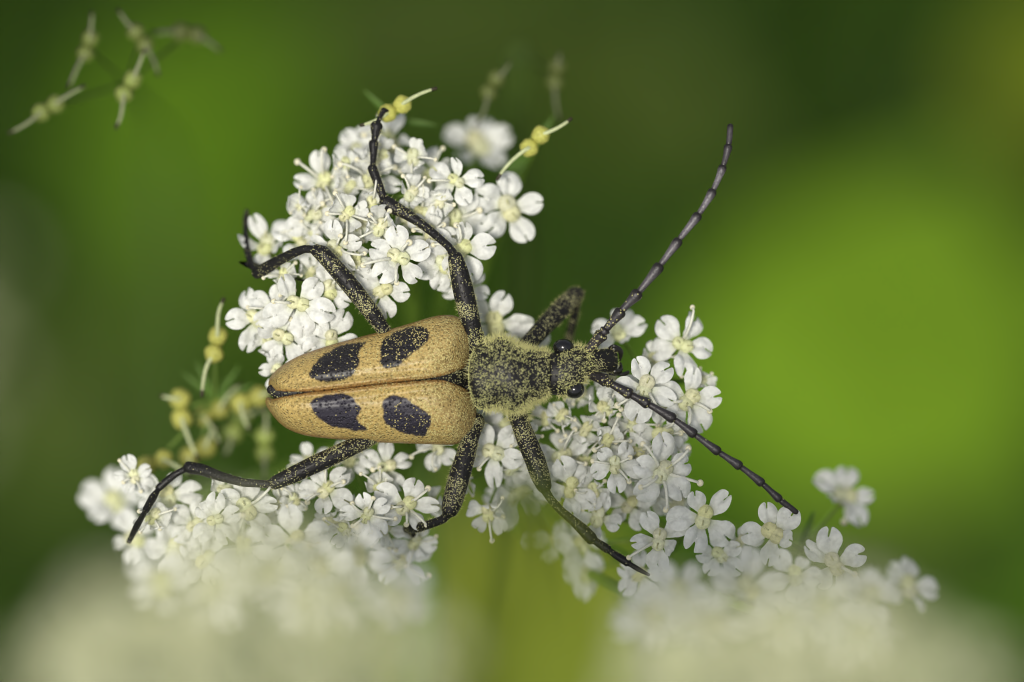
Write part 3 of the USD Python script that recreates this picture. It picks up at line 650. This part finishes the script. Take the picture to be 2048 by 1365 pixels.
abdomen = loft(dens([(534, 780, 5, -8, 5), (546, 781, 15, -10, 12), (600, 780, 50, -14, 28), (700, 773, 78, -18, 40), (850, 762, 96, -25, 42), (930, 757, 82, -24, 34), (950, 755, 66, -10, 30), (965, 754, 60, 8, 34), (985, 754, 50, 15, 40)]))
pron = loft(dens([(938, 753, 50, 28, 40), (942, 753, 66, 29, 52), (950, 753, 71, 30, 58), (973, 750, 73, 32, 62), (993, 744, 76, 33, 66), (1007, 746, 78, 33, 68), (1022, 752, 77, 33, 68), (1036, 757, 72, 32, 66), (1050, 757, 66, 31, 63), (1066, 752, 57, 30, 58), (1083, 750, 51, 29, 54), (1096, 747, 46, 28, 49), (1102, 747, 36, 26, 42)]))
pv = np.array(pron.vertices); pv[:, 1] = -69 + (pv[:, 1] + 69) * 0.93; pv[:, 0] += 15 * ((pv[:, 1] + 69) / 72) ** 2 * np.clip((-20 - pv[:, 0]) / 60, 0, 1) + 6 * (pv[:, 2] < 0) * np.clip((-50 - pv[:, 0]) / 30, 0, 1); pron = trimesh.Trimesh(pv, pron.faces, process=False)
head = loft(dens([(1090, 748, 32, 24, 34), (1100, 748, 41, 25, 42), (1116, 747, 44, 25, 45), (1130, 744, 47, 24, 47), (1148, 738, 46, 22, 46), (1162, 733, 40, 18, 43), (1174, 728, 30, 10, 38), (1186, 724, 24, 2, 34), (1204, 722, 24, -8, 30), (1220, 722, 24, -18, 26), (1230, 722, 21, -24, 22), (1236, 722, 12, -28, 15)]))
trunk = solid(abdomen) + solid(pron) + solid(head)
trunk = trunk + solid(loft(dens([(1086, 749, 30, 26, 36), (1098, 749, 36, 26, 40), (1112, 748, 38, 26, 41), (1120, 748, 30, 26, 38)])))
def chain(pts):
    """pts: (x, y, w, radius); a continuous limb through them."""
    out = None
    for a, b in zip(pts[:-1], pts[1:]):
        hs = []
        for x, y, w, r in (a, b):
            s = np.array(ICO[2].vertices) * r * (1.1 if r > 10 else 1.04) + L(x, y, w); hs.append(s)
        h = m3.Manifold.hull_points(np.vstack(hs).astype(np.float64))
        out = h if out is None else out + h
    return out
LEGS = [
 # middle leg above
 [(955, 700, -5, 20), (946, 664, 8, 17), (938, 630, 14, 18.5), (926, 580, 20, 19), (917, 540, 22, 17), (911, 518, 22, 14)],
 [(910, 514, 20, 10), (898, 494, 14, 7.5), (868, 468, -2, 8), (840, 446, -14, 9), (812, 428, -22, 10.5), (785, 414, -28, 13), (772, 405, -30, 13)],
 [(770, 403, -30, 7), (760, 378, -34, 8.5), (745, 338, -42, 9.5)], [(745, 334, -42, 5), (747, 312, -48, 6.5), (747, 288, -52, 9.5)], [(748, 286, -52, 5), (751, 268, -54, 8), (753, 254, -55, 11.5)], [(754, 254, -55, 4.5), (759, 236, -60, 4.5), (767, 221, -66, 5.5), (775, 222, -70, 2.5)],
 # hind leg above
 [(790, 700, -15, 15), (765, 657, 0, 13), (745, 628, 8, 15), (710, 583, 16, 16.5), (670, 535, 20, 16), (645, 508, 20, 15), (634, 502, 18, 12)],
 [(630, 500, 18, 8), (610, 498, 10, 7.5), (590, 505, -4, 9), (560, 520, -30, 10), (530, 538, -60, 11.5), (515, 546, -76, 11)],
 [(512, 546, -80, 6), (501, 525, -110, 6.5), (494, 500, -140, 7)], [(494, 498, -142, 5), (491, 470, -170, 6)], [(491, 468, -172, 4.5), (491, 440, -200, 6), (493, 422, -220, 4)],
 # fore leg above, behind the head
 [(1035, 715, -30, 18), (1062, 682, -60, 16), (1090, 652, -90, 17), (1125, 615, -125, 18), (1148, 592, -145, 16), (1156, 588, -150, 12)],
 [(1157, 590, -152, 9), (1153, 610, -170, 8), (1147, 640, -195, 8.5), (1140, 668, -220, 9), (1136, 690, -240, 9)],
 # hind leg below
 [(765, 860, -15, 14), (735, 880, 0, 14.5), (690, 901, 12, 16), (630, 929, 20, 16.5), (580, 953, 22, 15), (550, 966, 20, 12.5)],
 [(544, 969, 18, 8), (520, 968, 14, 7.5), (487, 966, 4, 8), (443, 954, -14, 9.5), (405, 940, -30, 11), (378, 935, -40, 11)],
 [(376, 936, -42, 6), (352, 948, -44, 6.5), (330, 965, -46, 7.5), (318, 976, -46, 7.5)], [(317, 979, -44, 4.5), (306, 995, -30, 8), (292, 1020, 0, 7)], [(291, 1022, 2, 4.5), (275, 1050, 60, 6.5), (258, 1083, 120, 5)],
 # middle leg below
 [(950, 845, -10, 18), (941, 874, 8, 16), (932, 910, 18, 18), (918, 955, 25, 19.5), (906, 1000, 28, 19), (900, 1018, 28, 16)],
 [(898, 1026, 26, 9), (885, 1040, 18, 8), (862, 1048, 2, 8.5), (835, 1056, -30, 9.5), (815, 1058, -70, 9)], [(813, 1059, -74, 6), (825, 1068, -100, 6), (842, 1085, -130, 5)],
 # fore leg below
 [(1030, 810, -5, 19), (1040, 845, 10, 17), (1055, 885, 18, 18.5), (1070, 920, 24, 19), (1080, 950, 26, 18), (1088, 972, 26, 14)],
 [(1090, 981, 26, 8.5), (1102, 1000, 24, 8), (1122, 1022, 20, 8), (1146, 1042, 16, 9), (1168, 1062, 14, 11), (1182, 1077, 12, 11.5)],
 [(1184, 1078, 12, 6), (1200, 1089, 14, 8), (1214, 1098, 16, 8.5)], [(1215, 1099, 16, 5), (1230, 1110, 20, 7), (1254, 1125, 24, 8)], [(1255, 1126, 24, 4.5), (1275, 1138, 30, 5), (1297, 1150, 36, 3)],
]
body = trunk
for lg in LEGS: body = body + chain(lg)
body = body.refine_to_length(7.0)
mm = body.to_mesh()
bm = trimesh.Trimesh(np.array(mm.vert_properties[:, :3], float), np.array(mm.tri_verts), process=True)
trimesh.smoothing.filter_taubin(bm, lamb=0.5, nu=0.52, iterations=8)
bv = np.array(bm.vertices)
bpath = put(beetle, 'body', bm, 'black_shell')
on_pron = (bv[:, 0] > -84) & (bv[:, 0] < 80) & (np.abs(bv[:, 1] + 67) < 90)
on_head = (bv[:, 0] > 92) & (bv[:, 0] < 160) & (np.abs(bv[:, 1] + 60) < 60)
far = np.linalg.norm(bv[:, :2] - np.array([-150, -75]), axis=1)
nz = meshkit.fbm(bv / 30.0, 3)
dust = np.clip(1.0 - far / 480, 0.05, 0.8) * np.clip((nz - 0.34) * 4.2, 0.08, 1.5)
dust = np.where(on_pron | on_head, 0.33, dust)
dust = np.where((bv[:, 0] > 76) & (bv[:, 0] < 93) & (np.abs(bv[:, 1] + 66) < 60), 0.04, dust)   # the bare collar
dusted(bpath, dust)

# shield between the wing cases
sc = Polygon(soft(XY(z1([(1545, 718), (1640, 698), (1735, 652), (1780, 700), (1788, 790), (1720, 778), (1620, 738)])), 1)).buffer(2)
p, t, nr = dense(sc, 3.0)
sv = np.column_stack([p, vault(p) + 1.5 - 0.010 * (p[:, 1] + 58) ** 2])
pth = put(beetle, 'scutellum', (sv, t), 'black_shell'); dusted(pth, np.full(len(sv), 0.42))

for c, r in ((L(1127, 695, 38), (21, 17, 19)), (L(1149, 779, 40), (20, 18.5, 20))):
    put(beetle, 'eye', ball(c, np.array(r), 3), 'eye_gloss')

# antennae, joint by joint
def antenna(joints, rad, lift, pale):
    n = len(joints); w = np.interp(np.arange(n), np.arange(len(lift)), lift)
    P = [L(x, y, ww) for (x, y), ww in zip(joints, w)]
    first = None
    for i in range(n - 1):
        a, b = P[i], P[i + 1]
        prev = P[i - 1] if i else a - (b - a); nxt = P[i + 2] if i + 2 < n else b + (b - a)
        u = np.linspace(0, 1, 12)[:, None]
        m0, m1 = (b - prev) / 2, (nxt - a) / 2
        pts = (2 * u**3 - 3 * u**2 + 1) * a + (u**3 - 2 * u**2 + u) * m0 + (-2 * u**3 + 3 * u**2) * b + (u**3 - u**2) * m1
        r0, r1 = rad[i][0] * 1.08, rad[i][1] * 1.15
        uu = u[:, 0]
        rr = r0 + (r1 - r0) * np.clip(uu * 1.15, 0, 1) ** 2.2
        rr = rr * np.where(uu > 0.93, 0.86, 1.0) * np.where(uu < 0.05, 0.8, 1.0)
        seg = tube(pts, rr, 12)
        pth = put(beetle, 'antenna', seg, 'antenna_shell') if i == 0 else put(first, 'segment', seg, 'antenna_shell')
        if i == 0: first = pth
        band = np.clip(np.sin(np.pi * np.clip(uu * 1.12, 0, 1)) ** 0.7, 0, 1) * pale * np.clip((i - 2) / 4, 0.15, 1) * (0.3 if i > 8 else 1)
        tv = np.array([0.014, 0.011, 0.012]) + band[:, None] * np.array([0.12, 0.11, 0.125]); tv = np.vstack([np.repeat(tv, 12, 0), tv[:1], tv[-1:]])
        UsdGeom.PrimvarsAPI(stage.GetPrimAtPath(pth)).CreatePrimvar('tint', Sdf.ValueTypeNames.Color3fArray, 'vertex').Set(Vt.Vec3fArray.FromNumpy(tv.astype(np.float32)))
        dusted(pth, np.full(len(seg[0]), max(0.02, 0.42 - 0.10 * i)))
antenna([(1171, 706), (1205, 668), (1212, 659), (1243, 622), (1277, 585), (1320, 531), (1358, 480), (1397, 429), (1426, 381), (1446, 333), (1457, 291), (1461, 250)],
        [(8.5, 12.5), (8, 9.5), (7, 11), (6.5, 11), (6, 10), (5.6, 9), (5.5, 8.5), (5.4, 8.2), (5.2, 7.8), (5, 7.6), (5.4, 5.4)], [22, 40, 42, 50, 55, 58, 58, 55, 50, 40, 30, 20], 1.0)
antenna([(1176, 748), (1213, 762), (1222, 768), (1262, 790), (1297, 809), (1348, 839), (1390, 870), (1438, 905), (1481, 934), (1525, 968), (1560, 1000), (1594, 1026)],
        [(8.5, 12), (8, 9.5), (7, 10.5), (6.5, 10), (6, 9.5), (5.6, 9), (5.5, 8.5), (5.4, 8.5), (5.4, 8.2), (5.2, 7.6), (6, 5)], [22, 40, 42, 48, 50, 50, 48, 44, 38, 30, 22, 12], 0.25)

# jaws and feelers of the mouth
put(beetle, 'jaw', tube(curve([L(1224, 700, -16), L(1234, 698, -20), L(1242, 706, -26), L(1240, 722, -30)], 9), np.array([7, 7.5, 7, 6.5, 6, 5, 4, 3, 2]), 8), 'jaw')
put(beetle, 'jaw', tube(curve([L(1226, 742, -18), L(1236, 744, -24), L(1242, 736, -30), L(1241, 726, -32)], 9), np.array([7, 7.5, 7, 6.5, 6, 5, 4, 3, 2]), 8), 'jaw')
put(beetle, 'palp', tube(curve([L(1216, 700, -20), L(1228, 692, -14), L(1240, 700, -20), L(1243, 714, -30)], 9), np.array([3, 3, 3.2, 3, 3, 3.4, 3.6, 3.6, 3]), 7), 'jaw')
put(beetle, 'palp', tube(curve([L(1218, 748, -26), L(1234, 749, -26), L(1246, 749, -28), L(1258, 744, -32)], 9), np.array([3, 3, 3.6, 3, 3.4, 4, 4.4, 4.2, 3]), 7), 'jaw')

# pollen grains and short yellow hairs
hr = np.random.default_rng(11)
nrm = np.array(bm.face_normals); cen = bm.triangles_center; area = np.array(bm.area_faces)
def pick(mask, count):
    wgt = area * mask; idx = hr.choice(len(area), count, p=wgt / wgt.sum())
    a = hr.random((count, 2)); fl = a.sum(1) > 1; a[fl] = 1 - a[fl]
    T = bm.triangles[idx]
    return T[:, 0] + a[:, :1] * (T[:, 1] - T[:, 0]) + a[:, 1:] * (T[:, 2] - T[:, 0]), nrm[idx]
cx, cy, cz = cen.T
pron_m = ((cx > -86) & (cx < 74) & (np.abs(cy + 67) < 92) & (cz > -5)).astype(float)
head_m = ((cx > 90) & (cx < 172) & (np.abs(cy + 58) < 52) & (cz > 0)).astype(float)
octv = np.array([[1, 0, 0], [-1, 0, 0], [0, 1, 0], [0, -1, 0], [0, 0, 1], [0, 0, -1.0]]); octf = np.array([[0, 2, 4], [2, 1, 4], [1, 3, 4], [3, 0, 4], [2, 0, 5], [1, 2, 5], [3, 1, 5], [0, 3, 5]])
P1, N1 = pick(pron_m, 5200); P2, N2 = pick(head_m, 1900)
gp = np.vstack([P1, P2]); gn = np.vstack([N1, N2])
keep = meshkit.fbm(gp / 14.0, 2, 5) > hr.uniform(0.40, 0.60, len(gp)); gp, gn = gp[keep], gn[keep]
rad = hr.uniform(0.6, 1.5, len(gp))
V = (gp + gn * rad[:, None] * 0.5)[:, None] + octv[None] * rad[:, None, None]
Fc = octf[None] + (np.arange(len(gp)) * 6)[:, None, None]
put(beetle, 'pollen', (V.reshape(-1, 3), Fc.reshape(-1, 3)), 'pollen', smooth=False, kind='stuff')
side = np.clip(1.0 - np.abs(nrm[:, 2]) * 1.15, 0.02, 1) * np.where(cx < -55, 0.06, 1.0)
Ph, Nh = pick(pron_m * side, 1900); Pk, Nk = pick(head_m * side, 350)
elyt_front = ((cx > -104) & (cx < -70) & (np.abs(cy + 70) < 100)).astype(float)
leg_m = ((np.abs(cy + 67) > 95) | (cx > 180)).astype(float) * (np.abs(cx - 20) < 520)
leg0 = len(Ph) + len(Pk)
Pg, Ng = pick(leg_m * np.clip(1 - np.abs(nrm[:, 2]), 0.1, 1), 2000)
Ph, Nh = np.vstack([Ph, Pk, Pg]), np.vstack([Nh, Nk, Ng])
ln = hr.uniform(8, 18, len(Ph)); ln[leg0:] = hr.uniform(3.5, 8, len(Ph) - leg0); dr = Nh + hr.normal(0, 0.35, Nh.shape) + [0.1, 0, 0.15]; dr /= np.linalg.norm(dr, axis=1, keepdims=True)
sd = np.cross(dr, hr.normal(size=dr.shape)); sd /= np.linalg.norm(sd, axis=1, keepdims=True); s2 = np.cross(dr, sd)
bend = sd * hr.uniform(-0.2, 0.2, (len(Ph), 1)) * ln[:, None]
hw = np.full((len(Ph), 1), 0.45); hw[leg0:] = 0.3
V = np.stack([Ph + sd * hw, Ph - sd * hw * 0.5 + s2 * hw * 0.87, Ph - sd * hw * 0.5 - s2 * hw * 0.87, Ph + dr * ln[:, None] + bend], 1)
Fc = np.array([[0, 1, 3], [1, 2, 3], [2, 0, 3]])[None] + (np.arange(len(Ph)) * 4)[:, None, None]
put(beetle, 'hair', (V.reshape(-1, 3), Fc.reshape(-1, 3)), 'hair', smooth=False, kind='stuff')
